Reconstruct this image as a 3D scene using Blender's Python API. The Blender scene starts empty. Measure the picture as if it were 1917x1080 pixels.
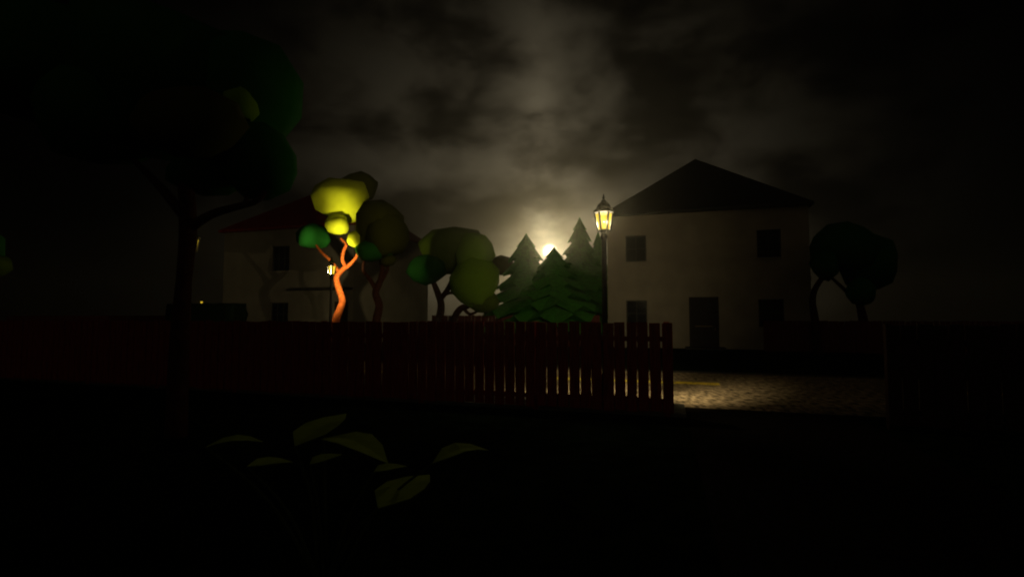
import bpy, bmesh, math, random
from mathutils import Vector, Matrix

R = math.radians
scene = bpy.context.scene
COL = scene.collection

# ------------------------------------------------------------------ frame of the place
F = 935.0                    # focal length in photo pixels
HOR = 592.0                  # the eye level
PITCH = math.atan((HOR - 540.0) / F)
EYE = 1.8
TH = R(17.0)                 # the street runs 17 degrees off square to the view
CT, ST = math.cos(TH), math.sin(TH)


def ray(px, py):
    x = (px - 958.5) / F
    y = (540.0 - py) / F
    return Vector((x, math.cos(PITCH) - y * math.sin(PITCH), math.sin(PITCH) + y * math.cos(PITCH)))


def at(px, py, Y):
    d = ray(px, py)
    return Vector((0, 0, EYE)) + d * (Y / d.y)


def G(a, b, z=0.0):
    """street frame: a along the street, b across it"""
    return Vector((a * CT + b * ST, -a * ST + b * CT, z))


# ------------------------------------------------------------------ materials
def mat(name, color, rough=0.8, var=0.25, scale=6.0, bump=0.0, bscale=40.0, spec=0.3, var_col=None, detail=6.0):
    m = bpy.data.materials.new(name)
    m.use_nodes = True
    nt = m.node_tree
    b = nt.nodes['Principled BSDF']
    b.inputs['Roughness'].default_value = rough
    b.inputs['Specular IOR Level'].default_value = spec
    tc = nt.nodes.new('ShaderNodeTexCoord')
    n = nt.nodes.new('ShaderNodeTexNoise')
    n.inputs['Scale'].default_value = scale
    n.inputs['Detail'].default_value = detail
    nt.links.new(tc.outputs['Object'], n.inputs['Vector'])
    ramp = nt.nodes.new('ShaderNodeValToRGB')
    c = Vector(color)
    lo = [max(0.0, v * (1 - var)) for v in c]
    hi = [v * (1 + var) for v in c] if var_col is None else list(var_col)
    ramp.color_ramp.elements[0].position = 0.32
    ramp.color_ramp.elements[1].position = 0.68
    ramp.color_ramp.elements[0].color = (*lo, 1)
    ramp.color_ramp.elements[1].color = (*hi, 1)
    nt.links.new(n.outputs['Fac'], ramp.inputs['Fac'])
    nt.links.new(ramp.outputs['Color'], b.inputs['Base Color'])
    if bump > 0:
        n2 = nt.nodes.new('ShaderNodeTexNoise')
        n2.inputs['Scale'].default_value = bscale
        n2.inputs['Detail'].default_value = 5
        nt.links.new(tc.outputs['Object'], n2.inputs['Vector'])
        bp = nt.nodes.new('ShaderNodeBump')
        bp.inputs['Strength'].default_value = bump
        bp.inputs['Distance'].default_value = 0.02
        nt.links.new(n2.outputs['Fac'], bp.inputs['Height'])
        nt.links.new(bp.outputs['Normal'], b.inputs['Normal'])
    return m


def wood_mat(name, color, lo):
    """planks: grain runs up the board, stretched noise"""
    m = mat(name, color, rough=0.75)
    nt = m.node_tree
    tc = [n for n in nt.nodes if n.type == 'TEX_COORD'][0]
    no = [n for n in nt.nodes if n.type == 'TEX_NOISE'][0]
    mp = nt.nodes.new('ShaderNodeMapping')
    mp.inputs['Scale'].default_value = (5.0, 5.0, 0.5)
    nt.links.new(tc.outputs['Object'], mp.inputs['Vector'])
    nt.links.new(mp.outputs['Vector'], no.inputs['Vector'])
    rp = [n for n in nt.nodes if n.type == 'VALTORGB'][0]
    rp.color_ramp.elements[0].color = (*lo, 1)
    rp.color_ramp.elements[1].color = (*color, 1)
    return m


M = {}
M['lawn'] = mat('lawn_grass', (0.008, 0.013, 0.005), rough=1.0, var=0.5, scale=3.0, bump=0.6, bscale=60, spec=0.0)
M['asphalt'] = mat('asphalt', (0.030, 0.022, 0.014), rough=0.95, var=0.3, scale=11, bump=1.0, bscale=20, spec=0.08,
                   var_col=(0.42, 0.31, 0.19), detail=3)
M['concrete'] = mat('concrete_paving', (0.15, 0.14, 0.12), rough=0.9, var=0.25, scale=5.0, bump=0.3, bscale=50)
M['gravel'] = mat('driveway_earth', (0.012, 0.009, 0.006), rough=1.0, var=0.5, scale=9.0, bump=0.9, bscale=40, spec=0.05)
M['fence'] = wood_mat('red_stained_wood', (0.38, 0.045, 0.018), (0.15, 0.016, 0.008))
M['fence_far'] = wood_mat('brown_red_timber', (0.15, 0.028, 0.014), (0.08, 0.012, 0.008))
M['fence_shaded'] = wood_mat('shade_dark_timber', (0.045, 0.014, 0.010), (0.022, 0.008, 0.006))  # fence wood with the dimness at the frame edge put into its colour
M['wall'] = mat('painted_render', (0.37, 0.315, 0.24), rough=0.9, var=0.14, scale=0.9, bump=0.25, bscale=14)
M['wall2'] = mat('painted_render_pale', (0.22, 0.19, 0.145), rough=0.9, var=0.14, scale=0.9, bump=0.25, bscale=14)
M['roof_dark'] = mat('slate_roof', (0.030, 0.029, 0.027), rough=0.7, var=0.3, scale=3.0, bump=0.5, bscale=8)
M['roof_red'] = mat('red_roof_tiles', (0.20, 0.012, 0.012), rough=0.75, var=0.3, scale=3.0, bump=0.5, bscale=8)
M['frame'] = mat('window_frame_paint', (0.06, 0.055, 0.045), rough=0.6, var=0.1)
M['frame_dark'] = mat('dark_trim', (0.03, 0.025, 0.02), rough=0.6, var=0.15)
M['door'] = mat('dark_door_wood', (0.018, 0.010, 0.008), rough=0.6, var=0.3)
M['metal'] = mat('black_iron', (0.012, 0.011, 0.011), rough=0.5, var=0.2, spec=0.4)
M['brass'] = mat('dull_brass', (0.25, 0.17, 0.06), rough=0.4, var=0.2)
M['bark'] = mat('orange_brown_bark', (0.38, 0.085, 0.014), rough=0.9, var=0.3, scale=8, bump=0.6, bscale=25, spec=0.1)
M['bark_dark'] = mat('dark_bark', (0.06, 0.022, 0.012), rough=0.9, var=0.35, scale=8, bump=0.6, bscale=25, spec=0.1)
M['glass'] = mat('dark_window_glass', (0.012, 0.013, 0.015), rough=0.06, var=0.1, spec=0.12)
FOL = dict(bump=0.12, bscale=9, spec=0.05, rough=1.0, var=0.10, scale=1.6)
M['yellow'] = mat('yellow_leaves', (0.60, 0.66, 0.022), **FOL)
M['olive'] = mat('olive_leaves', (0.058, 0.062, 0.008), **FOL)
M['green'] = mat('green_leaves', (0.016, 0.13, 0.016), **FOL)
M['lime'] = mat('bright_green_leaves', (0.23, 0.42, 0.018), **FOL)
M['darkgreen'] = mat('dark_green_leaves', (0.020, 0.11, 0.014), **FOL)
M['midgreen'] = mat('mid_green_leaves', (0.11, 0.17, 0.014), **FOL)
M['conifer'] = mat('conifer_needles', (0.05, 0.22, 0.02), rough=1.0, var=0.35, scale=5, bump=0.5, bscale=30, spec=0.05)
M['leaf'] = mat('broad_leaf', (0.32, 0.42, 0.05), rough=0.9, var=0.2, scale=6, bump=0.2, bscale=30, spec=0.15)
M['stem'] = mat('green_stem', (0.03, 0.045, 0.012), rough=0.8)
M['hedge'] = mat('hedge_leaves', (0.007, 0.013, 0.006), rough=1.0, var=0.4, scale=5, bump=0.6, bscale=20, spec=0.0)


nt_ = M['asphalt'].node_tree
mp_ = nt_.nodes.new('ShaderNodeMapping')
mp_.inputs['Scale'].default_value = (1.0, 0.38, 1.0)
nt_.links.new([n for n in nt_.nodes if n.type == 'TEX_COORD'][0].outputs['Object'], mp_.inputs['Vector'])
for n_ in nt_.nodes:
    if n_.type == 'TEX_NOISE':
        nt_.links.new(mp_.outputs['Vector'], n_.inputs['Vector'])


def line_mat():
    """worn yellow road paint: flakes missing where the noise is high"""
    m = bpy.data.materials.new('worn_yellow_paint')
    m.use_nodes = True
    nt = m.node_tree
    b = nt.nodes['Principled BSDF']
    b.inputs['Base Color'].default_value = (0.75, 0.52, 0.02, 1)
    b.inputs['Roughness'].default_value = 0.8
    tr = nt.nodes.new('ShaderNodeBsdfTransparent')
    mx = nt.nodes.new('ShaderNodeMixShader')
    tc = nt.nodes.new('ShaderNodeTexCoord')
    n = nt.nodes.new('ShaderNodeTexNoise')
    n.inputs['Scale'].default_value = 6
    n.inputs['Detail'].default_value = 4
    nt.links.new(tc.outputs['Object'], n.inputs['Vector'])
    rp = nt.nodes.new('ShaderNodeValToRGB')
    rp.color_ramp.elements[0].position = 0.57
    rp.color_ramp.elements[1].position = 0.64
    nt.links.new(n.outputs['Fac'], rp.inputs['Fac'])
    nt.links.new(rp.outputs['Color'], mx.inputs['Fac'])
    nt.links.new(b.outputs[0], mx.inputs[1])
    nt.links.new(tr.outputs[0], mx.inputs[2])
    nt.links.new(mx.outputs[0], nt.nodes['Material Output'].inputs['Surface'])
    return m


M['line'] = line_mat()


def lantern_mat(name, col, strength):
    """glowing lantern pane: half lets the lamp inside shine out"""
    m = bpy.data.materials.new(name)
    m.use_nodes = True
    nt = m.node_tree
    nt.nodes.remove(nt.nodes['Principled BSDF'])
    e = nt.nodes.new('ShaderNodeEmission')
    e.inputs['Strength'].default_value = strength
    tc = nt.nodes.new('ShaderNodeTexCoord')
    n = nt.nodes.new('ShaderNodeTexNoise')
    n.inputs['Scale'].default_value = 9
    nt.links.new(tc.outputs['Object'], n.inputs['Vector'])
    rp = nt.nodes.new('ShaderNodeValToRGB')
    rp.color_ramp.elements[0].position = 0.35
    rp.color_ramp.elements[1].position = 0.65
    rp.color_ramp.elements[0].color = (col[0] * 0.6, col[1] * 0.55, col[2] * 0.4, 1)
    rp.color_ramp.elements[1].color = (*col, 1)
    nt.links.new(n.outputs['Fac'], rp.inputs['Fac'])
    nt.links.new(rp.outputs['Color'], e.inputs['Color'])
    tr = nt.nodes.new('ShaderNodeBsdfTransparent')
    mx = nt.nodes.new('ShaderNodeMixShader')
    mx.inputs['Fac'].default_value = 0.5
    nt.links.new(tr.outputs[0], mx.inputs[1])
    nt.links.new(e.outputs[0], mx.inputs[2])
    nt.links.new(mx.outputs[0], nt.nodes['Material Output'].inputs['Surface'])
    return m


M['lantern'] = lantern_mat('glowing_lantern_glass', (1.0, 0.68, 0.04), 2.0)


# ------------------------------------------------------------------ mesh helpers
def new_obj(name, bm, m, parent=None, smooth=False):
    me = bpy.data.meshes.new(name)
    bmesh.ops.recalc_face_normals(bm, faces=bm.faces[:])
    bm.to_mesh(me)
    bm.free()
    me.materials.append(m)
    if smooth:
        for p in me.polygons:
            p.use_smooth = True
    o = bpy.data.objects.new(name, me)
    COL.objects.link(o)
    if parent:
        o.parent = parent
    return o


def thing(name, label, cat, loc=(0, 0, 0), rz=0.0, group=None):
    o = bpy.data.objects.new(name, None)
    COL.objects.link(o)
    o.location = loc
    o.rotation_euler = (0, 0, rz)
    o.empty_display_size = 0.2
    o['label'] = label
    o['category'] = cat
    if group:
        o['group'] = group
    return o


def struct(o, kind='structure'):
    o['kind'] = kind
    return o


def copy_tree(o, parent=None):
    c = o.copy()
    COL.objects.link(c)
    if parent:
        c.parent = parent
    for ch in list(o.children):
        copy_tree(ch, c)
    return c


def box(bm, x0, y0, z0, x1, y1, z1, mtx=None):
    vs = [Vector((x, y, z)) for z in (z0, z1) for y in (y0, y1) for x in (x0, x1)]
    if mtx is not None:
        vs = [mtx @ v for v in vs]
    v = [bm.verts.new(p) for p in vs]
    for f in ((0, 1, 3, 2), (4, 6, 7, 5), (0, 4, 5, 1), (2, 3, 7, 6), (0, 2, 6, 4), (1, 5, 7, 3)):
        bm.faces.new([v[i] for i in f])
    return v


def tube(bm, pts, rad, n=8, cap=True):
    pts = [Vector(p) for p in pts]
    rings = []
    up = Vector((0.13, 0.97, 0.2)).normalized()
    for i, p in enumerate(pts):
        if i == 0:
            d = pts[1] - pts[0]
        elif i == len(pts) - 1:
            d = pts[-1] - pts[-2]
        else:
            d = (pts[i + 1] - p).normalized() + (p - pts[i - 1]).normalized()
        d.normalize()
        s = d.cross(up)
        if s.length < 1e-3:
            s = d.cross(Vector((1, 0, 0)))
        s.normalize()
        t = d.cross(s)
        r = rad[i]
        rings.append([bm.verts.new(p + s * math.cos(2 * math.pi * k / n) * r + t * math.sin(2 * math.pi * k / n) * r)
                      for k in range(n)])
    for i in range(len(rings) - 1):
        for k in range(n):
            bm.faces.new((rings[i][k], rings[i][(k + 1) % n], rings[i + 1][(k + 1) % n], rings[i + 1][k]))
    if cap:
        bm.faces.new(rings[0][::-1])
        bm.faces.new(rings[-1])


def lathe(bm, prof, n=12, off=0.0, cap=True):
    rings = []
    for r, z in prof:
        rings.append([bm.verts.new((max(r, 1e-4) * math.cos(2 * math.pi * k / n + off),
                                    max(r, 1e-4) * math.sin(2 * math.pi * k / n + off), z)) for k in range(n)])
    for i in range(len(rings) - 1):
        for k in range(n):
            bm.faces.new((rings[i][k], rings[i][(k + 1) % n], rings[i + 1][(k + 1) % n], rings[i + 1][k]))
    if cap:
        bm.faces.new(rings[0][::-1])
        bm.faces.new(rings[-1])


def smooth_path(pts, rad, sub=4):
    """Catmull-Rom through the joints so trunks bend instead of kinking"""
    P = [Vector(p) for p in pts]
    op, orad = [], []
    for i in range(len(P) - 1):
        p0 = P[max(i - 1, 0)]
        p1, p2 = P[i], P[i + 1]
        p3 = P[min(i + 2, len(P) - 1)]
        for k in range(sub):
            t = k / sub
            op.append(0.5 * ((2 * p1) + (p2 - p0) * t + (2 * p0 - 5 * p1 + 4 * p2 - p3) * t * t
                             + (-p0 + 3 * p1 - 3 * p2 + p3) * t ** 3))
            orad.append(rad[i] * (1 - t) + rad[i + 1] * t)
    op.append(P[-1])
    orad.append(rad[-1])
    return op, orad


def blob_bm(center, rx, ry, rz, seed, sub=2, jit=0.13):
    """rounded crown clump with flattened, uneven sides"""
    rnd = random.Random(seed)
    bm = bmesh.new()
    bmesh.ops.create_icosphere(bm, subdivisions=sub, radius=1.0)
    dirs = [(Vector((rnd.gauss(0, 1), rnd.gauss(0, 1), rnd.gauss(0, 1))).normalized(), 0.66 + 0.22 * rnd.random())
            for _ in range(11)]
    rot = Matrix.Rotation(rnd.random() * 6.28, 3, 'Z') @ Matrix.Rotation(rnd.random() * 6.28, 3, 'X')
    for v in bm.verts:
        p = rot @ v.co
        for d, h in dirs:                      # plane the ball off in places
            q = p.dot(d)
            if q > h:
                p -= d * (q - h) * 0.85
        p *= 1 + rnd.uniform(-jit, jit) * 0.35
        v.co = Vector((p.x * rx, p.y * ry, p.z * rz)) * 1.13 + center
    return bm


def px2m(p, Y):
    return p * Y / F


def blob_tree(name, label, Y, base, limbs, clumps, bark, group=None, seed=0):
    """limbs: list of ([(px, py, dY)...], [radius px...]); clumps: (px, py, dY, rx px, rz px, material)"""
    loc = at(base, HOR, Y)
    loc.z = 0
    t = thing(name, label, 'tree', loc, 0, group)
    bm = bmesh.new()
    for pts, rad in limbs:
        P = []
        for q in pts:
            p = at(q[0], q[1], Y + q[2]) if q[1] is not None else Vector((at(q[0], HOR, Y + q[2]).x, Y + q[2], -0.1))
            P.append(p - loc)
        pp, rr = smooth_path(P, [px2m(r, Y) for r in rad])
        tube(bm, pp, rr, 8)
    new_obj('trunk', bm, bark, t, True)
    for i, (px, py, dY, rx, rz, m) in enumerate(clumps):
        c = at(px, py, Y + dY) - loc
        bm = blob_bm(c, px2m(rx, Y + dY), px2m((rx + rz) / 2, Y + dY), px2m(rz, Y + dY), seed * 31 + i)
        new_obj('foliage_clump', bm, m, t, True)
    return t


# ------------------------------------------------------------------ the ground
def sheet(name, a0, a1, b0, b1, z, m, na=1, nb=1):
    bm = bmesh.new()
    vs = [[bm.verts.new(G(a0 + (a1 - a0) * i / na, b0 + (b1 - b0) * j / nb, z)) for j in range(nb + 1)] for i in range(na + 1)]
    for i in range(na):
        for j in range(nb):
            bm.faces.new((vs[i][j], vs[i + 1][j], vs[i + 1][j + 1], vs[i][j + 1]))
    return struct(new_obj(name, bm, m))


B_FENCE = 9.39
B_ROAD0, B_ROAD1 = 10.58, 17.0
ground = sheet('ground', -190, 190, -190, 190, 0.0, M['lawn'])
road = sheet('road', -185, 185, B_ROAD0, B_ROAD1, 0.004, M['asphalt'])
driveway = sheet('driveway', 0.36, 3.25, 2.0, B_ROAD0 - 0.002, 0.006, M['gravel'])


def slab_run(name, a0, a1, b0, b1, h, m):
    bm = bmesh.new()
    v = [G(a, b, z) for z in (-0.05, h) for b in (b0, b1) for a in (a0, a1)]
    v = [bm.verts.new(p) for p in v]
    for f in ((0, 1, 3, 2), (4, 6, 7, 5), (0, 4, 5, 1), (2, 3, 7, 6), (0, 2, 6, 4), (1, 5, 7, 3)):
        bm.faces.new([v[i] for i in f])
    bmesh.ops.bevel(bm, geom=bm.edges[:], offset=0.012, segments=1, affect='EDGES')
    return struct(new_obj(name, bm, m))


pavement = slab_run('pavement', -120, 0.34, 9.52, B_ROAD0 - 0.16, 0.07, M['concrete'])
slab_run('kerb', -120, 0.34, B_ROAD0 - 0.15, B_ROAD0, 0.075, M['concrete'])
slab_run('pavement', 6.0, 120, 9.52, B_ROAD0 - 0.16, 0.07, M['concrete'])
slab_run('kerb', 6.0, 120, B_ROAD0 - 0.15, B_ROAD0, 0.075, M['concrete'])
slab_run('kerb', -120, 120, B_ROAD1, B_ROAD1 + 0.14, 0.05, M['frame_dark'])

bm = bmesh.new()
for k in range(-12, 14):
    a1 = 1.35 + k * 9.5
    a0 = a1 - 4.5
    vs = [bm.verts.new(G(a, b, 0.008)) for a, b in ((a0, 14.15), (a1, 14.15), (a1, 14.62), (a0, 14.62))]
    bm.faces.new(vs)
struct(new_obj('road_marking', bm, M['line']))


# ------------------------------------------------------------------ fences
def fence(name, label, a0, a1, b, h, seed, wood='fence', pitch=0.211, gap=0.026, th=0.038, rails=(0.28, 1.39), side=1, zoff=0.085, group=None, post_every=2.4):
    rnd = random.Random(seed)
    o = G(a0, b)
    t = thing(name, label, 'fence', o, -TH, group)
    L = a1 - a0
    bm = bmesh.new()
    n = int(L / pitch)
    for i in range(n + 1):
        x = L - pitch * (i + 1) + gap          # count from the right end
        w = pitch - gap + rnd.uniform(-0.008, 0.008)
        x += rnd.uniform(-0.006, 0.006)
        hh = h + rnd.uniform(-0.018, 0.012)
        z0 = zoff + rnd.uniform(-0.02, 0.02)
        tilt = rnd.gauss(0, 0.004)
        mt = Matrix.Translation((x + w / 2, 0, z0)) @ Matrix.Rotation(tilt, 4, 'Y') @ Matrix.Rotation(rnd.gauss(0, 0.02), 4, 'Z')
        v = box(bm, -w / 2, 0, 0, w / 2, th, hh - z0, mt)
        top = v[4:]
        c = rnd.uniform(-0.012, 0.012)
        for q in (top[0], top[2]):
            q.co.z += c
    new_obj('planks', bm, M[wood], t)
    for z in rails:
        bm = bmesh.new()
        box(bm, 0.02, th + 0.004, z - 0.045, L - 0.03, th + 0.05, z + 0.045)
        new_obj('rail', bm, M[wood], t)
    k = max(1, round(L / post_every))
    for i in range(k + 1):
        x = 0.06 + (L - 0.17) * i / k
        bm = bmesh.new()
        box(bm, x - 0.05, th + 0.054, -0.2, x + 0.05, th + 0.154, h + 0.01)
        bmesh.ops.bevel(bm, geom=bm.edges[:], offset=0.008, segments=1, affect='EDGES')
        new_obj('post', bm, M[wood], t)
    return t


fence('plank_fence', 'long dark red plank fence closing the near garden, lit road showing through its gaps', -27.0, 0.13, B_FENCE, 1.69, 3)
fence('plank_fence', 'near plank fence, shade put into its wood colour, on the right side of the driveway opening', 3.38, 16.0, B_FENCE, 1.67, 4, wood='fence_shaded')
fence('plank_fence', 'far red plank fence between the two houses in front of the conifers', -13.7, -3.5, 28.2, 1.85, 5, wood='fence_far', pitch=0.22, gap=0.02, rails=(0.4, 1.5))
fence('plank_fence', 'far dark red plank fence in front of the right house beside its door', 4.85, 24.0, 27.4, 1.58, 6, wood='fence_far', pitch=0.22, gap=0.02, rails=(0.35, 1.25))
fence('plank_fence', 'far plank fence left of the red roofed house', -52.0, -30.0, 27.4, 1.85, 7, wood='fence_far', pitch=0.22, gap=0.02, rails=(0.35, 1.4))


# ------------------------------------------------------------------ houses
def wall_bm(W, D, H, holes, depth=0.16):
    """walls of a W x D x H house; the front face (y = 0) has openings with real reveals"""
    bm = bmesh.new()
    xs = sorted({0.0, W, *[h[0] for h in holes], *[h[2] for h in holes]})
    zs = sorted({-0.2, H, *[h[1] for h in holes], *[h[3] for h in holes]})

    def q(*p):
        bm.faces.new([bm.verts.new(c) for c in p])
    for i in range(len(xs) - 1):
        for j in range(len(zs) - 1):
            cx, cz = (xs[i] + xs[i + 1]) / 2, (zs[j] + zs[j + 1]) / 2
            if any(h[0] < cx < h[2] and h[1] < cz < h[3] for h in holes):
                continue
            q((xs[i], 0, zs[j]), (xs[i + 1], 0, zs[j]), (xs[i + 1], 0, zs[j + 1]), (xs[i], 0, zs[j + 1]))
    for x0, z0, x1, z1 in holes:
        q((x0, 0, z0), (x0, depth, z0), (x0, depth, z1), (x0, 0, z1))
        q((x1, 0, z0), (x1, 0, z1), (x1, depth, z1), (x1, depth, z0))
        q((x0, 0, z1), (x0, depth, z1), (x1, depth, z1), (x1, 0, z1))
        q((x0, 0, z0), (x1, 0, z0), (x1, depth, z0), (x0, depth, z0))
        q((x0, depth, z0), (x1, depth, z0), (x1, depth, z1), (x0, depth, z1))
    q((0, 0, -0.2), (0, 0, H), (0, D, H), (0, D, -0.2))
    q((W, 0, -0.2), (W, D, -0.2), (W, D, H), (W, 0, H))
    q((0, D, -0.2), (0, D, H), (W, D, H), (W, D, -0.2))
    q((0, 0, H), (W, 0, H), (W, D, H), (0, D, H))
    bmesh.ops.remove_doubles(bm, verts=bm.verts[:], dist=0.0005)
    return bm


def roof_bm(W, D, H, rise, over=0.2, th=0.14, front=0.35):
    bm = bmesh.new()
    c = [(-over, -front), (W + over, -front), (W + over, D + over), (-over, D + over)]
    z0 = H + 0.004
    lo = [bm.verts.new((x, y, z0)) for x, y in c]
    hi = [bm.verts.new((x, y, z0 + th)) for x, y in c]
    ap = bm.verts.new((W / 2, D / 2, H + rise))
    bm.faces.new(lo[::-1])
    for k in range(4):
        bm.faces.new((lo[k], lo[(k + 1) % 4], hi[(k + 1) % 4], hi[k]))
        bm.faces.new((hi[k], hi[(k + 1) % 4], ap))
    return bm


def window(parent, x0, z0, x1, z1, cols=2, rows=2, y=0.16):
    bm = bmesh.new()
    f = 0.07
    ya, yb = y - 0.06, y - 0.003
    box(bm, x0 + .002, ya, z0 + .002, x0 + f, yb, z1 - .002)
    box(bm, x1 - f, ya, z0 + .002, x1 - .002, yb, z1 - .002)
    box(bm, x0 + f + .001, ya, z0 + .002, x1 - f - .001, yb, z0 + f)
    box(bm, x0 + f + .001, ya, z1 - f, x1 - f - .001, yb, z1 - .002)
    for i in range(1, cols):
        x = x0 + (x1 - x0) * i / cols
        box(bm, x - .022, ya + .012, z0 + f + .001, x + .022, yb - .004, z1 - f - .001)
    for j in range(1, rows):
        z = z0 + (z1 - z0) * j / rows
        box(bm, x0 + f + .001, ya + .016, z - .022, x1 - f - .001, yb - .008, z + .022)
    w = new_obj('window', bm, M['frame'], parent)
    bm = bmesh.new()
    box(bm, x0 + f - .01, y - .028, z0 + f - .01, x1 - f + .01, y - .016, z1 - f + .01)
    new_obj('pane', bm, M['glass'], w)
    bm = bmesh.new()
    box(bm, x0 - .06, -0.07, z0 - .07, x1 + .06, 0.05, z0 - .003)
    new_obj('sill', bm, M['wall'], w)
    return w


def door(parent, x0, x1, z1, y=0.16, z0=0.05):
    bm = bmesh.new()
    box(bm, x0 + .002, y - .11, z0, x0 + .09, y - .003, z1 - .002)
    box(bm, x1 - .09, y - .11, z0, x1 - .002, y - .003, z1 - .002)
    box(bm, x0 + .091, y - .11, z1 - .09, x1 - .091, y - .003, z1 - .002)
    new_obj('door_frame', bm, M['frame_dark'], parent)
    bm = bmesh.new()
    box(bm, x0 + .092, y - .07, z0, x1 - .092, y - .02, z1 - .092)
    w = (x1 - x0 - .184)
    for cx in (x0 + .092 + w * .27, x0 + .092 + w * .73):
        for za, zb in ((0.25, 1.15), (1.35, z1 - .35)):
            box(bm, cx - w * .17, y - .082, za, cx + w * .17, y - .072, zb)
    d = new_obj('door', bm, M['door'], parent)
    bm = bmesh.new()
    box(bm, x1 - .22, y - .13, 1.02, x1 - .18, y - .085, 1.16)
    new_obj('handle', bm, M['brass'], d)
    bm = bmesh.new()
    box(bm, x0 + .30, y - .092, 1.22, x1 - .30, y - .084, 1.27)
    new_obj('letter_slot', bm, M['brass'], d)
    bm = bmesh.new()
    box(bm, x0 - .25, -1.0, -0.05, x1 + .25, -0.004, 0.12)
    bmesh.ops.bevel(bm, geom=bm.edges[:], offset=0.015, segments=1, affect='EDGES')
    new_obj('doorstep', bm, M['frame_dark'], parent)


HW = 7.68
# right house
hr_a, hr_b = -3.2, 29.8
house = thing('house', 'pale two storey house with dark hipped roof standing right of the street lamp', 'house', G(hr_a, hr_b), -TH)
win = [(1.05, 4.97, 2.23, 6.5), (8.06, 4.97, 9.24, 6.5), (1.05, 1.22, 2.23, 2.72), (8.06, 1.22, 9.30, 2.72)]
dr = (4.5, 0.05, 6.06, 2.88)
new_obj('wall', wall_bm(10.6, 10, HW, win + [dr]), M['wall'], house)
new_obj('roof', roof_bm(10.6, 10, HW, 4.55), M['roof_dark'], house)
for i, w in enumerate(win):
    window(house, *w, cols=2, rows=2 if i != 1 else 5)
door(house, dr[0], dr[2], dr[3])
bm = bmesh.new()
box(bm, -0.03, -0.025, 3.72, 10.63, -0.003, 3.86)
new_obj('belt_course', bm, M['wall'], house)

# left house
hl_a, hl_b = -29.7, 27.6
house2 = thing('house', 'dim pale house with dark red hipped roof behind the brightly lit yellow tree', 'house', G(hl_a, hl_b), -TH)
win2 = [(4.15, 4.85, 5.6, 6.55), (4.15, 1.2, 5.6, 2.72)]
dr2 = (9.2, 0.05, 10.25, 2.75)
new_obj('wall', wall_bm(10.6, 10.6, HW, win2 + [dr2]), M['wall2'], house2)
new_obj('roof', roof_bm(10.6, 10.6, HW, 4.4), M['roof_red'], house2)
for w in win2:
    window(house2, *w, cols=3, rows=2)
door(house2, dr2[0], dr2[2], dr2[3])
# flat roofed porch against the front
bm = bmesh.new()
box(bm, 6.4, -0.9, 3.50, 10.58, -0.004, 3.64)
porch = new_obj('porch_roof', bm, M['frame_dark'], house2)
bm = bmesh.new()
box(bm, 6.75, -0.06, 0.02, 8.85, -0.004, 2.9)
for k in range(1, 6):
    box(bm, 6.78, -0.085, 0.05 + k * .47, 8.82, -0.062, 0.08 + k * .47)
new_obj('garage_door', bm, M['wall2'], house2)


# ------------------------------------------------------------------ street lamps
def make_lamp(label, cap=0.9):
    t = thing('street_lamp', label, 'street lamp', group='lit street lamps')
    bm = bmesh.new()
    lathe(bm, [(0.17, -0.05), (0.17, 0.10), (0.13, 0.14), (0.13, 0.42), (0.095, 0.50), (0.065, 0.62), (0.058, 1.0), (0.056, 1.7),
               (0.064, 1.72), (0.064, 1.78), (0.054, 1.80), (0.048, 3.30), (0.062, 3.31), (0.075, 3.37), (0.05, 3.43)], 16)
    new_obj('pole', bm, M['metal'], t, False)
    bm = bmesh.new()
    # hexagonal lantern: cup, corner bars, brim
    lathe(bm, [(0.04, 3.40), (0.07, 3.46), (0.095, 3.49), (0.095, 3.510), (0.05, 3.513)], 6)
    for k in range(6):
        an = math.pi / 3 * k
        c, s = math.cos(an), math.sin(an)
        tube(bm, [(0.122 * c, 0.122 * s, 3.50), (0.182 * c, 0.182 * s, 3.845)], [0.020, 0.022], 6)
        an2 = an + math.pi / 6
        c2, s2 = math.cos(an2) * .866, math.sin(an2) * .866
    lan = new_obj('lantern_frame', bm, M['metal'], t)
    bm = bmesh.new()
    for k in range(6):
        p = []
        for an in (math.pi / 3 * k, math.pi / 3 * (k + 1)):
            c, s = math.cos(an), math.sin(an)
            p.append(((0.112 * c, 0.112 * s, 3.52), (0.172 * c, 0.172 * s, 3.834)))
        bm.faces.new([bm.verts.new(v) for v in (p[0][0], p[1][0], p[1][1], p[0][1])])
    new_obj('glass', bm, M['lantern'], lan)
    bm = bmesh.new()
    lathe(bm, [(0.02 * cap, 4.03), (0.21 * cap, 3.884), (0.238 * cap, 3.850), (0.243 * cap, 3.895), (0.17 * cap, 3.95), (0.125, 4.02), (0.075, 4.07), (0.055, 4.085), (0.055, 4.10),
               (0.03, 4.12), (0.018, 4.15), (0.03, 4.17), (0.018, 4.19), (0.004, 4.25)], 12)
    new_obj('lantern_cap', bm, M['metal'], lan)
    return t


def lamp_light(name, pos, power, radius=0.03, spot=None, aim=None, col=(1.0, 0.83, 0.46), blend=0.5):
    ld = bpy.data.lights.new(name, 'SPOT' if spot else 'POINT')
    ld.energy = power
    ld.color = col
    ld.volume_factor = 0.15
    ld.shadow_soft_size = radius
    if spot:
        ld.spot_size = R(spot)
        ld.spot_blend = blend
    o = bpy.data.objects.new(name, ld)
    COL.objects.link(o)
    o.location = pos
    if aim is not None:
        d = (Vector(aim) - Vector(pos)).normalized()
        o.rotation_euler = d.to_track_quat('-Z', 'Y').to_euler()
    return o


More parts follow.
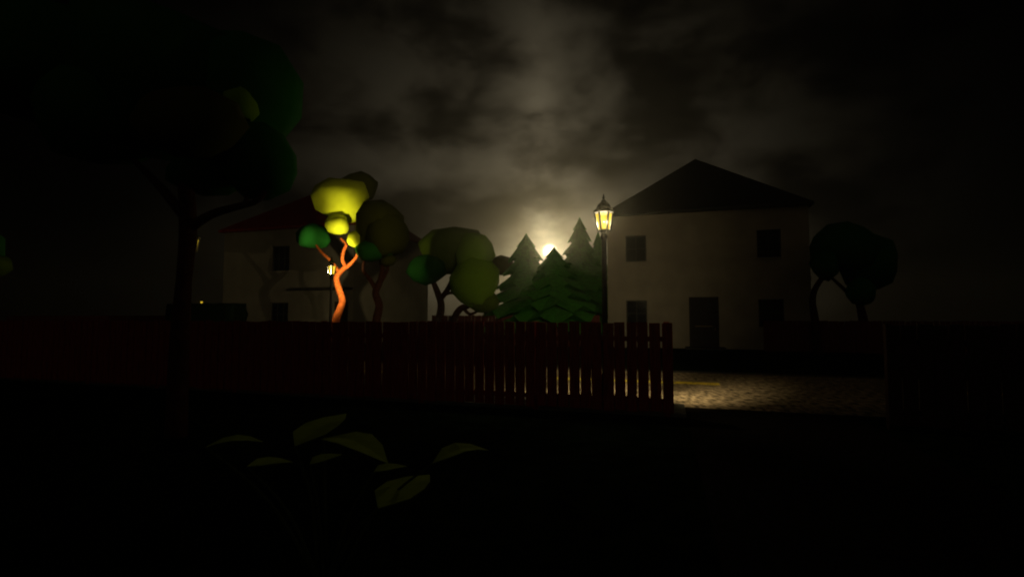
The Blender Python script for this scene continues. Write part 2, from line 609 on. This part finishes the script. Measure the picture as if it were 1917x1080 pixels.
lamp1 = make_lamp('tall black street lamp glowing yellow directly behind the near plank fence')
p = G(-1.16, 10.2, 0.05)
lamp1.location = p
lamp1.rotation_euler = (0, 0, R(-10))
lamp_light('street_lamp_bulb', p + Vector((0, 0, 3.66)), 78)
lamp_light('street_lamp_bulb', p + Vector((0, 0, 3.64)), 25, spot=165, aim=p + Vector((0, 0, 3.65)) + (G(-0.42, 0.9) - G(0, 0)), blend=0.3)
lamp_light('street_lamp_bulb', p + Vector((0, 0, 3.60)), 2500, spot=98, aim=p + Vector((-1.9, 10.0, 4.0)), blend=1.0)
lamp_light('street_lamp_beam', p + Vector((0, 0, 3.68)), 2200, spot=87, aim=G(-1.2, 12.6, 0), blend=0.85)

for (a, b), lab in [((-12.1, 10.2), 'street lamp half hidden behind the trunk of the big dark tree'),
                    ((-61.8, 54.0), 'tiny far street lamp glinting low above the hedge on the left')]:
    l = copy_tree(lamp1)
    l.location = G(a, b, 0.02)
    l['label'] = lab
# the lamp by the yellow tree has a smaller cap, so its light reaches the crown
lamp2 = make_lamp('distant street lamp glowing beside the orange trunk of the yellow tree', cap=0.42)
p2 = at(619, HOR, 20.3)
p2.z = 0.0
lamp2.location = p2
lamp_light('street_lamp_bulb', p2 + Vector((0, 0, 3.60)), 1750, spot=124, aim=p2 + Vector((-0.69, 0.69, 3.60 + 0.20)), col=(1.0, 0.85, 0.45), blend=0.3)

# ------------------------------------------------------------------ trees
# big dark tree in the near garden
blob_tree('broadleaf_tree', 'big dark tree with a wide lumpy crown towering over the near fence on the left', 7.6, 338,
          [([(338, None, 0), (336, 640, 0), (345, 520, 0), (352, 430, 0.1), (348, 340, 0.1), (340, 260, 0)], [19, 16, 13, 15, 14, 8]),
           ([(350, 430, 0.1), (395, 402, 0), (440, 388, -.1), (485, 374, -.1), (505, 340, -.1)], [11, 8, 6.5, 5, 3]),
           ([(455, 385, -.1), (462, 372, 0), (455, 350, 0)], [4.5, 4, 2.5]),
           ([(350, 410, 0.1), (300, 350, .2), (250, 300, .3)], [11, 8, 5])],
          [(300, 150, 0.3, 165, 135, M['darkgreen']), (465, 175, 0.5, 92, 118, M['green']), (355, 232, -0.9, 92, 62, M['olive']),
           (478, 300, 0.0, 70, 72, M['green']), (448, 190, -0.1, 38, 36, M['lime']), (385, 320, 0.3, 70, 42, M['darkgreen']),
           (190, 215, 0.2, 120, 85, M['darkgreen']), (100, 130, 0.4, 130, 110, M['darkgreen'])],
          M['bark_dark'], seed=11)

# the tree the far lamp lights up
YT = 22.6
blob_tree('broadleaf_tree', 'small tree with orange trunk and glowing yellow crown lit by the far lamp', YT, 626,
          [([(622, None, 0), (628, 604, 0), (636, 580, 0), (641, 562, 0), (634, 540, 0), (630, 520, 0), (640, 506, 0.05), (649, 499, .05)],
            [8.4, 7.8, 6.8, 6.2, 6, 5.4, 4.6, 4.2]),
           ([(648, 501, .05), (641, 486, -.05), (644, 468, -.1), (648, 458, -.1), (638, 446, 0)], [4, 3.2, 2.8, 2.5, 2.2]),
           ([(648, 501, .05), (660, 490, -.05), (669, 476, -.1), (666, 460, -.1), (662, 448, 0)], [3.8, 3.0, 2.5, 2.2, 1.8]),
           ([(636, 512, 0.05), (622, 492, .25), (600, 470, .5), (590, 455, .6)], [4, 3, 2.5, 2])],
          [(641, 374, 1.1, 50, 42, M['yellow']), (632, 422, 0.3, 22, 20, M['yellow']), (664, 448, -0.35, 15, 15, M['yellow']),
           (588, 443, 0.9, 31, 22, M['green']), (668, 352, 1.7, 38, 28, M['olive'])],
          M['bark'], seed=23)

# darker tree just in front and to the right of it
blob_tree('broadleaf_tree', 'dark olive tree overlapping the right side of the glowing yellow tree', 22.5, 708,
          [([(700, None, 0), (704, 604, 0), (710, 572, 0), (703, 548, 0), (712, 525, 0), (716, 500, 0), (708, 470, 0)], [9, 8, 7.5, 7, 6, 5, 3.5]),
           ([(706, 545, 0), (692, 522, 0), (680, 505, .1), (684, 480, 0)], [5, 4, 3, 2.2]),
           ([(712, 528, 0), (724, 508, 0), (728, 488, 0)], [4.5, 3.5, 2.5])],
          [(706, 424, 0.0, 50, 44, M['olive']), (726, 440, -0.3, 36, 44, M['olive']), (700, 470, -0.4, 36, 20, M['darkgreen']),
           (726, 488, -0.2, 16, 11, M['olive'])],
          M['bark_dark'], seed=37)

# trees in the gap between the houses
blob_tree('broadleaf_tree', 'rounded green tree with forked trunk between the two houses', 28.5 + 2.5, 822,
          [([(822, None, 0), (822, 604, 0), (826, 572, 0), (820, 550, 0), (812, 530, 0), (806, 512, 0)], [9, 8, 7, 6.5, 5, 3.5]),
           ([(824, 560, 0), (836, 545, 0), (846, 525, 0), (852, 500, 0)], [5.5, 5, 4.5, 3]),
           ([(830, 552, 0), (846, 548, 0), (862, 556, 0)], [3.5, 3, 2])],
          [(852, 470, 0.4, 62, 42, M['midgreen']), (880, 480, 0.9, 38, 46, M['midgreen']), (803, 505, -0.4, 38, 27, M['darkgreen']),
           (940, 497, 0.8, 20, 19, M['olive'])],
          M['bark_dark'], seed=41)
blob_tree('broadleaf_tree', 'low bright green tree with a pear shaped crown left of the conifers', 29.6, 862,
          [([(848, None, 0), (850, 600, 0), (862, 578, 0), (880, 570, 0), (895, 540, 0)], [7, 6.5, 6, 5, 3]),
           ([(866, 575, 0), (880, 588, 0.1), (898, 580, .2)], [4, 3, 2])],
          [(892, 525, 0.0, 46, 52, M['lime']), (890, 478, 0.3, 34, 40, M['lime']), (900, 560, -0.2, 36, 24, M['midgreen'])],
          M['bark_dark'], seed=43)

# dark trees on the right
blob_tree('broadleaf_tree', 'dark round crowned tree beside the right end of the pale house', 24.0, 1530,
          [([(1530, None, 0), (1526, 600, 0), (1521, 560, 0), (1532, 530, 0), (1560, 500, 0)], [8, 7, 6, 5, 4]),
           ([(1618, None, 0), (1616, 600, 0), (1606, 560, 0), (1590, 520, 0)], [9, 8, 6, 4]),
           ([(1606, 565, 0), (1570, 532, 0), (1548, 512, 0)], [4, 3, 2])],
          [(1578, 466, 0, 52, 46, M['darkgreen']), (1628, 490, 0.4, 44, 52, M['darkgreen']), (1545, 498, -.3, 24, 30, M['darkgreen']),
           (1612, 548, -0.4, 22, 26, M['green'])],
          M['bark_dark'], seed=51)
# left edge
blob_tree('broadleaf_tree', 'dark tree at the left edge with an olive yellow clump', 21.0, -20,
          [([(-20, None, 0), (-18, 600, 0), (-10, 560, 0), (-6, 520, 0)], [9, 8, 6, 4])],
          [(-16, 496, -.6, 28, 22, M['midgreen']), (-70, 470, .4, 50, 60, M['darkgreen'])],
          M['bark_dark'], seed=57)


def conifer(label, Y, px, top, half, seed, tiers=7, bot=596):
    rnd = random.Random(seed)
    loc = at(px, HOR, Y)
    loc.z = 0
    t = thing('conifer_tree', label, 'tree', loc, 0, 'conifers between the houses')
    H = at(px, top, Y).z
    z0 = at(px, bot, Y).z - 0.6
    Rb = px2m(half, Y)
    bm = bmesh.new()
    tube(bm, [(0, 0, -0.1), (0, 0, z0 + 1.2), (0, 0, H * 0.8)], [0.16, 0.13, 0.04], 8)
    new_obj('trunk', bm, M['bark_dark'], t)
    bm = bmesh.new()
    n = 18
    for k in range(tiers):
        f0, f1 = k / tiers, (k + 1.95) / tiers
        za = z0 + (H - z0) * f0
        zb = min(H, z0 + (H - z0) * f1)
        ra = Rb * (1 - f0) ** 0.9 * (1.06 if k else 1.0) + 0.05
        ap = bm.verts.new((rnd.uniform(-.04, .04), rnd.uniform(-.04, .04), zb))
        rot = rnd.random() * 6.28
        ring = []
        for i in range(n):
            an = rot + 2 * math.pi * i / n
            rr = ra * ((1.0 if i % 2 == 0 else 0.86) + rnd.uniform(-.07, .07))
            zz = za - (0.10 * ra if i % 2 == 0 else -0.06 * ra) + rnd.uniform(-.05, .05)
            ring.append(bm.verts.new((rr * math.cos(an), rr * math.sin(an), zz)))
        mid = []
        for i in range(n):
            v = ring[i].co
            q = v.lerp(ap.co, 0.5)
            q.z -= 0.05 * (zb - za)
            q.x *= 1.0 if i % 2 == 0 else 0.9
            q.y *= 1.0 if i % 2 == 0 else 0.9
            mid.append(bm.verts.new(q))
        un = bm.verts.new((0, 0, za + 0.12 * (zb - za)))
        for i in range(n):
            j = (i + 1) % n
            bm.faces.new((ring[i], ring[j], mid[j], mid[i]))
            bm.faces.new((mid[i], mid[j], ap))
            bm.faces.new((ring[j], ring[i], un))
    new_obj('crown', bm, M['conifer'], t)
    return t


conifer('tall conifer veiled by the moon glow, leftmost of the conifers', 31.0, 985, 436, 96, 3)
conifer('short conifer whose tip splits the bright moon', 29.4, 1038, 462, 100, 5, tiers=8)
conifer('tallest pointed conifer just left of the glowing street lamp', 33.4, 1087, 406, 84, 7, tiers=9)
conifer('conifer half hidden behind the street lamp pole by the house corner', 33.6, 1121, 432, 50, 9)

# hedge on the left
bm = bmesh.new()
rnd = random.Random(5)
L, Wd, Hh = 5.2, 1.1, 2.55
bmesh.ops.create_cube(bm, size=1.0)
bmesh.ops.subdivide_edges(bm, edges=bm.edges[:], cuts=7, use_grid_fill=True)
for v in bm.verts:
    v.co = Vector((v.co.x * L + L / 2, v.co.y * Wd, (v.co.z + .5) * Hh))
    v.co += Vector((rnd.uniform(-.06, .06), rnd.uniform(-.06, .06), rnd.uniform(-.05, .05) if v.co.z > .1 else 0))
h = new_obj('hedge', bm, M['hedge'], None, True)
hb = at(325, HOR, 31.5)
h.location = (hb.x, hb.y, 0)
h.rotation_euler = (0, 0, -TH)
h['label'] = 'dark clipped hedge left of the red roofed house'
h['category'] = 'hedge'


# ------------------------------------------------------------------ the broad leaved plant in the foreground
def leaf_bm(tip, base, width, fold, droop, n=4, thick=0.004):
    """pointed leaf folded along its midrib"""
    bm = bmesh.new()
    ax = tip - base
    Ln = ax.length
    d = ax.normalized()
    s = d.cross(Vector((0, 0, 1)))
    if s.length < 1e-3:
        s = Vector((1, 0, 0))
    s.normalize()
    up = s.cross(d).normalized()
    rows = []
    for i in range(n + 1):
        t = i / n
        w = width * 0.5 * (math.sin(math.pi * min(1, t ** 0.75)) ** 0.8 if 0 < t < 1 else 0.02)
        c = base + d * Ln * t + up * droop * Ln * (math.sin(math.pi * t)) + Vector((0, 0, 0))
        rows.append([c - s * w + up * fold * w, c - s * w * .5 + up * fold * w * .6, c, c + s * w * .5 + up * fold * w * .6, c + s * w + up * fold * w])
    top = [[bm.verts.new(p) for p in r] for r in rows]
    botv = [[bm.verts.new(p - up * thick) for p in r] for r in rows]
    for i in range(n):
        for k in range(4):
            bm.faces.new((top[i][k], top[i + 1][k], top[i + 1][k + 1], top[i][k + 1]))
            bm.faces.new((botv[i][k], botv[i][k + 1], botv[i + 1][k + 1], botv[i + 1][k]))
        bm.faces.new((top[i][0], botv[i][0], botv[i + 1][0], top[i + 1][0]))
        bm.faces.new((top[i][4], top[i + 1][4], botv[i + 1][4], botv[i][4]))
    bm.faces.new((top[0][0], top[0][1], top[0][2], top[0][3], top[0][4], botv[0][4], botv[0][3], botv[0][2], botv[0][1], botv[0][0]))
    bm.faces.new((top[n][4], top[n][3], top[n][2], top[n][1], top[n][0], botv[n][0], botv[n][1], botv[n][2], botv[n][3], botv[n][4]))
    return bm


def plant(label, root_px, Y, leaves, group):
    loc = at(root_px, HOR, Y)
    loc.z = 0
    t = thing('leafy_plant', label, 'plant', loc, 0, group)
    bm = bmesh.new()
    for (bx, by, bd, tx, ty, td, w, fold, droop) in leaves:
        b0 = at(bx, by, Y + bd) - loc
        mid = Vector((b0.x * 0.45, b0.y * 0.45, b0.z * 0.62))
        pp, rr = smooth_path([(random.Random(bx).uniform(-.04, .04), 0.0, -0.03), mid, b0], [0.014, 0.010, 0.006])
        tube(bm, pp, rr, 6)
    new_obj('stem', bm, M['stem'], t, True)
    for (bx, by, bd, tx, ty, td, w, fold, droop) in leaves:
        b0 = at(bx, by, Y + bd) - loc
        t0 = at(tx, ty, Y + td) - loc
        new_obj('leaf', leaf_bm(t0, b0, w, fold, droop), M['leaf'], t)
    return t


LV = [(552, 834, 0, 648, 774, .55, .28, .12, .03), (606, 820, .35, 726, 866, -.05, .30, .12, .09), (708, 950, -.2, 804, 888, .25, .32, .12, .03),
      (700, 882, .05, 762, 872, .2, .15, .12, .05), (462, 872, 0, 548, 864, .15, .20, .12, .05), (385, 836, .1, 492, 826, .2, .18, .12, .10),
      (580, 868, .1, 640, 850, .3, .15, .12, .05), (810, 866, 0, 914, 842, .15, .24, .12, .13)]
plant('broad leaved dark green plant in the near garden at the lower left', 620, 3.3, LV, None)

# ------------------------------------------------------------------ haze
bm = bmesh.new()
box(bm, -200, -60, -1.0, 200, 205, 17.0)
hz = new_obj('haze', bm, bpy.data.materials.new('haze_air'))
hm = hz.data.materials[0]
hm.use_nodes = True
nt = hm.node_tree
nt.nodes.remove(nt.nodes['Principled BSDF'])
pv = nt.nodes.new('ShaderNodeVolumePrincipled')
pv.inputs['Color'].default_value = (0.95, 0.9, 0.78, 1)
pv.inputs['Density'].default_value = 0.0035
pv.inputs['Anisotropy'].default_value = 0.93
nt.links.new(pv.outputs[0], nt.nodes['Material Output'].inputs['Volume'])
struct(hz, 'stuff')

# ------------------------------------------------------------------ moon and sky
moon_dir = ray(1029, 471).normalized()
ms = bpy.data.lights.new('moon', 'SUN')
ms.energy = 0.085
ms.angle = R(0.5)
ms.color = (1.0, 0.84, 0.46)
mo = bpy.data.objects.new('moon', ms)
COL.objects.link(mo)
mo.location = (0, 0, 30)
mo.rotation_euler = moon_dir.to_track_quat('Z', 'Y').to_euler()

w = bpy.data.worlds.new('World')
scene.world = w
w.use_nodes = True
nt = w.node_tree
N, Lk = nt.nodes, nt.links
bg = N['Background']


def mathn(op, a, b=None, clamp=False):
    n = N.new('ShaderNodeMath')
    n.operation = op
    n.use_clamp = clamp
    for i, v in enumerate((a, b)):
        if v is None:
            continue
        if isinstance(v, (int, float)):
            n.inputs[i].default_value = v
        else:
            Lk.new(v, n.inputs[i])
    return n.outputs[0]


tc = N.new('ShaderNodeTexCoord')
dot = N.new('ShaderNodeVectorMath')
dot.operation = 'DOT_PRODUCT'
dot.inputs[1].default_value = moon_dir
nrm = N.new('ShaderNodeVectorMath')
nrm.operation = 'NORMALIZE'
Lk.new(tc.outputs['Generated'], nrm.inputs[0])
Lk.new(nrm.outputs[0], dot.inputs[0])
ang = mathn('ARCCOSINE', mathn('MINIMUM', dot.outputs['Value'], 0.9999999))
deg = mathn('MULTIPLY', ang, 180 / math.pi)
# clouds: soft noise on the sky dome, flattened towards the horizon
mp = N.new('ShaderNodeMapping')
mp.inputs['Scale'].default_value = (1.0, 1.0, 1.7)
mp.inputs['Location'].default_value = (3.3487, 1.5407, 3.0297)
Lk.new(nrm.outputs[0], mp.inputs['Vector'])
n1 = N.new('ShaderNodeTexNoise')
n1.inputs['Scale'].default_value = 5.2
n1.inputs['Detail'].default_value = 5
n1.inputs['Roughness'].default_value = 0.52
n1.inputs['Distortion'].default_value = 0.1
Lk.new(mp.outputs[0], n1.inputs['Vector'])
cr = N.new('ShaderNodeValToRGB')
cr.color_ramp.interpolation = 'EASE'
cr.color_ramp.elements[0].position = 0.37
cr.color_ramp.elements[0].color = (0.22, 0.22, 0.22, 1)
cr.color_ramp.elements[1].position = 0.67
cr.color_ramp.elements[1].color = (2.0, 2.0, 2.0, 1)
Lk.new(n1.outputs['Fac'], cr.inputs['Fac'])
# the lit veil is taller than it is wide, with a faint pillar over the moon
sep = N.new('ShaderNodeSeparateXYZ')
Lk.new(nrm.outputs[0], sep.inputs[0])
daz = mathn('SUBTRACT', mathn('MULTIPLY', mathn('ARCTAN2', sep.outputs['X'], sep.outputs['Y']), 180 / math.pi),
            math.degrees(math.atan2(moon_dir.x, moon_dir.y)) - 1.2)
del_ = mathn('SUBTRACT', mathn('MULTIPLY', mathn('ARCSINE', sep.outputs['Z']), 180 / math.pi), math.degrees(math.asin(moon_dir.z)))


def sqn(v, k):
    q = mathn('DIVIDE', v, k)
    return mathn('MULTIPLY', q, q)


veil = mathn('EXPONENT', mathn('MULTIPLY', mathn('ADD', sqn(daz, 18.5), sqn(del_, 19.0)), -1.0))
pillar = mathn('EXPONENT', mathn('MULTIPLY', mathn('ADD', sqn(daz, 5.0), mathn('DIVIDE', mathn('ABSOLUTE', del_), 11.0)), -1.0))
plume = mathn('EXPONENT', mathn('MULTIPLY', mathn('ADD', sqn(daz, 2.3), mathn('DIVIDE', mathn('ABSOLUTE', del_), 5.5)), -1.0))
glow = mathn('ADD', mathn('ADD', mathn('MULTIPLY', veil, 0.043), mathn('ADD', mathn('MULTIPLY', pillar, 0.038), mathn('MULTIPLY', plume, 0.30))),
             mathn('MULTIPLY', mathn('EXPONENT', mathn('DIVIDE', deg, -2.2)), 0.42))
lum = mathn('MULTIPLY', glow, cr.outputs['Color'])
disc = mathn('MULTIPLY', mathn('MULTIPLY', mathn('SUBTRACT', 0.95, deg), 1.5, True), 4.0)
lum = mathn('ADD', lum, disc)
# faint fill glow added to the unseen sky behind the viewer, lifting fence fronts
back = mathn('MULTIPLY', mathn('MULTIPLY', sep.outputs['Y'], -1.5, True), 0.019)
lum = mathn('ADD', lum, back)
colmix = N.new('ShaderNodeMix')
colmix.data_type = 'RGBA'
colmix.inputs[6].default_value = (1.0, 0.77, 0.46, 1)
colmix.inputs[7].default_value = (1.0, 0.88, 0.58, 1)
Lk.new(n1.outputs['Fac'], colmix.inputs[0])
sc = N.new('ShaderNodeVectorMath')
sc.operation = 'SCALE'
Lk.new(colmix.outputs[2], sc.inputs[0])
Lk.new(lum, sc.inputs['Scale'])
# the night sky itself, moon standing where the sun would
sky = N.new('ShaderNodeTexSky')
sky.sky_type = 'NISHITA'
sky.sun_disc = False
sky.sun_elevation = math.asin(moon_dir.z)
sky.sun_rotation = math.atan2(moon_dir.x, moon_dir.y)
sk = N.new('ShaderNodeVectorMath')
sk.operation = 'SCALE'
sk.inputs['Scale'].default_value = 0.00003
Lk.new(sky.outputs[0], sk.inputs[0])
ad = N.new('ShaderNodeVectorMath')
ad.operation = 'ADD'
Lk.new(sc.outputs[0], ad.inputs[0])
Lk.new(sk.outputs[0], ad.inputs[1])
Lk.new(ad.outputs[0], bg.inputs['Color'])
bg.inputs['Strength'].default_value = 1.0

# ------------------------------------------------------------------ camera and render settings
cd = bpy.data.cameras.new('camera')
cd.sensor_width = 36.0
cd.lens = 36.0 * F / 1917.0
cd.clip_start = 0.05
cd.clip_end = 2000
cam = bpy.data.objects.new('camera', cd)
COL.objects.link(cam)
cam.location = (0, 0, EYE)
cam.rotation_euler = (R(90) + PITCH, 0, 0)
scene.camera = cam

scene.view_settings.view_transform = 'Standard'
scene.view_settings.look = 'None'
scene.view_settings.exposure = 0
scene.view_settings.gamma = 1
scene.render.engine = 'CYCLES'
scene.cycles.use_denoising = True
scene.cycles.max_bounces = 6
scene.cycles.transparent_max_bounces = 8
scene.cycles.volume_bounces = 0
scene.cycles.filter_width = 2.0
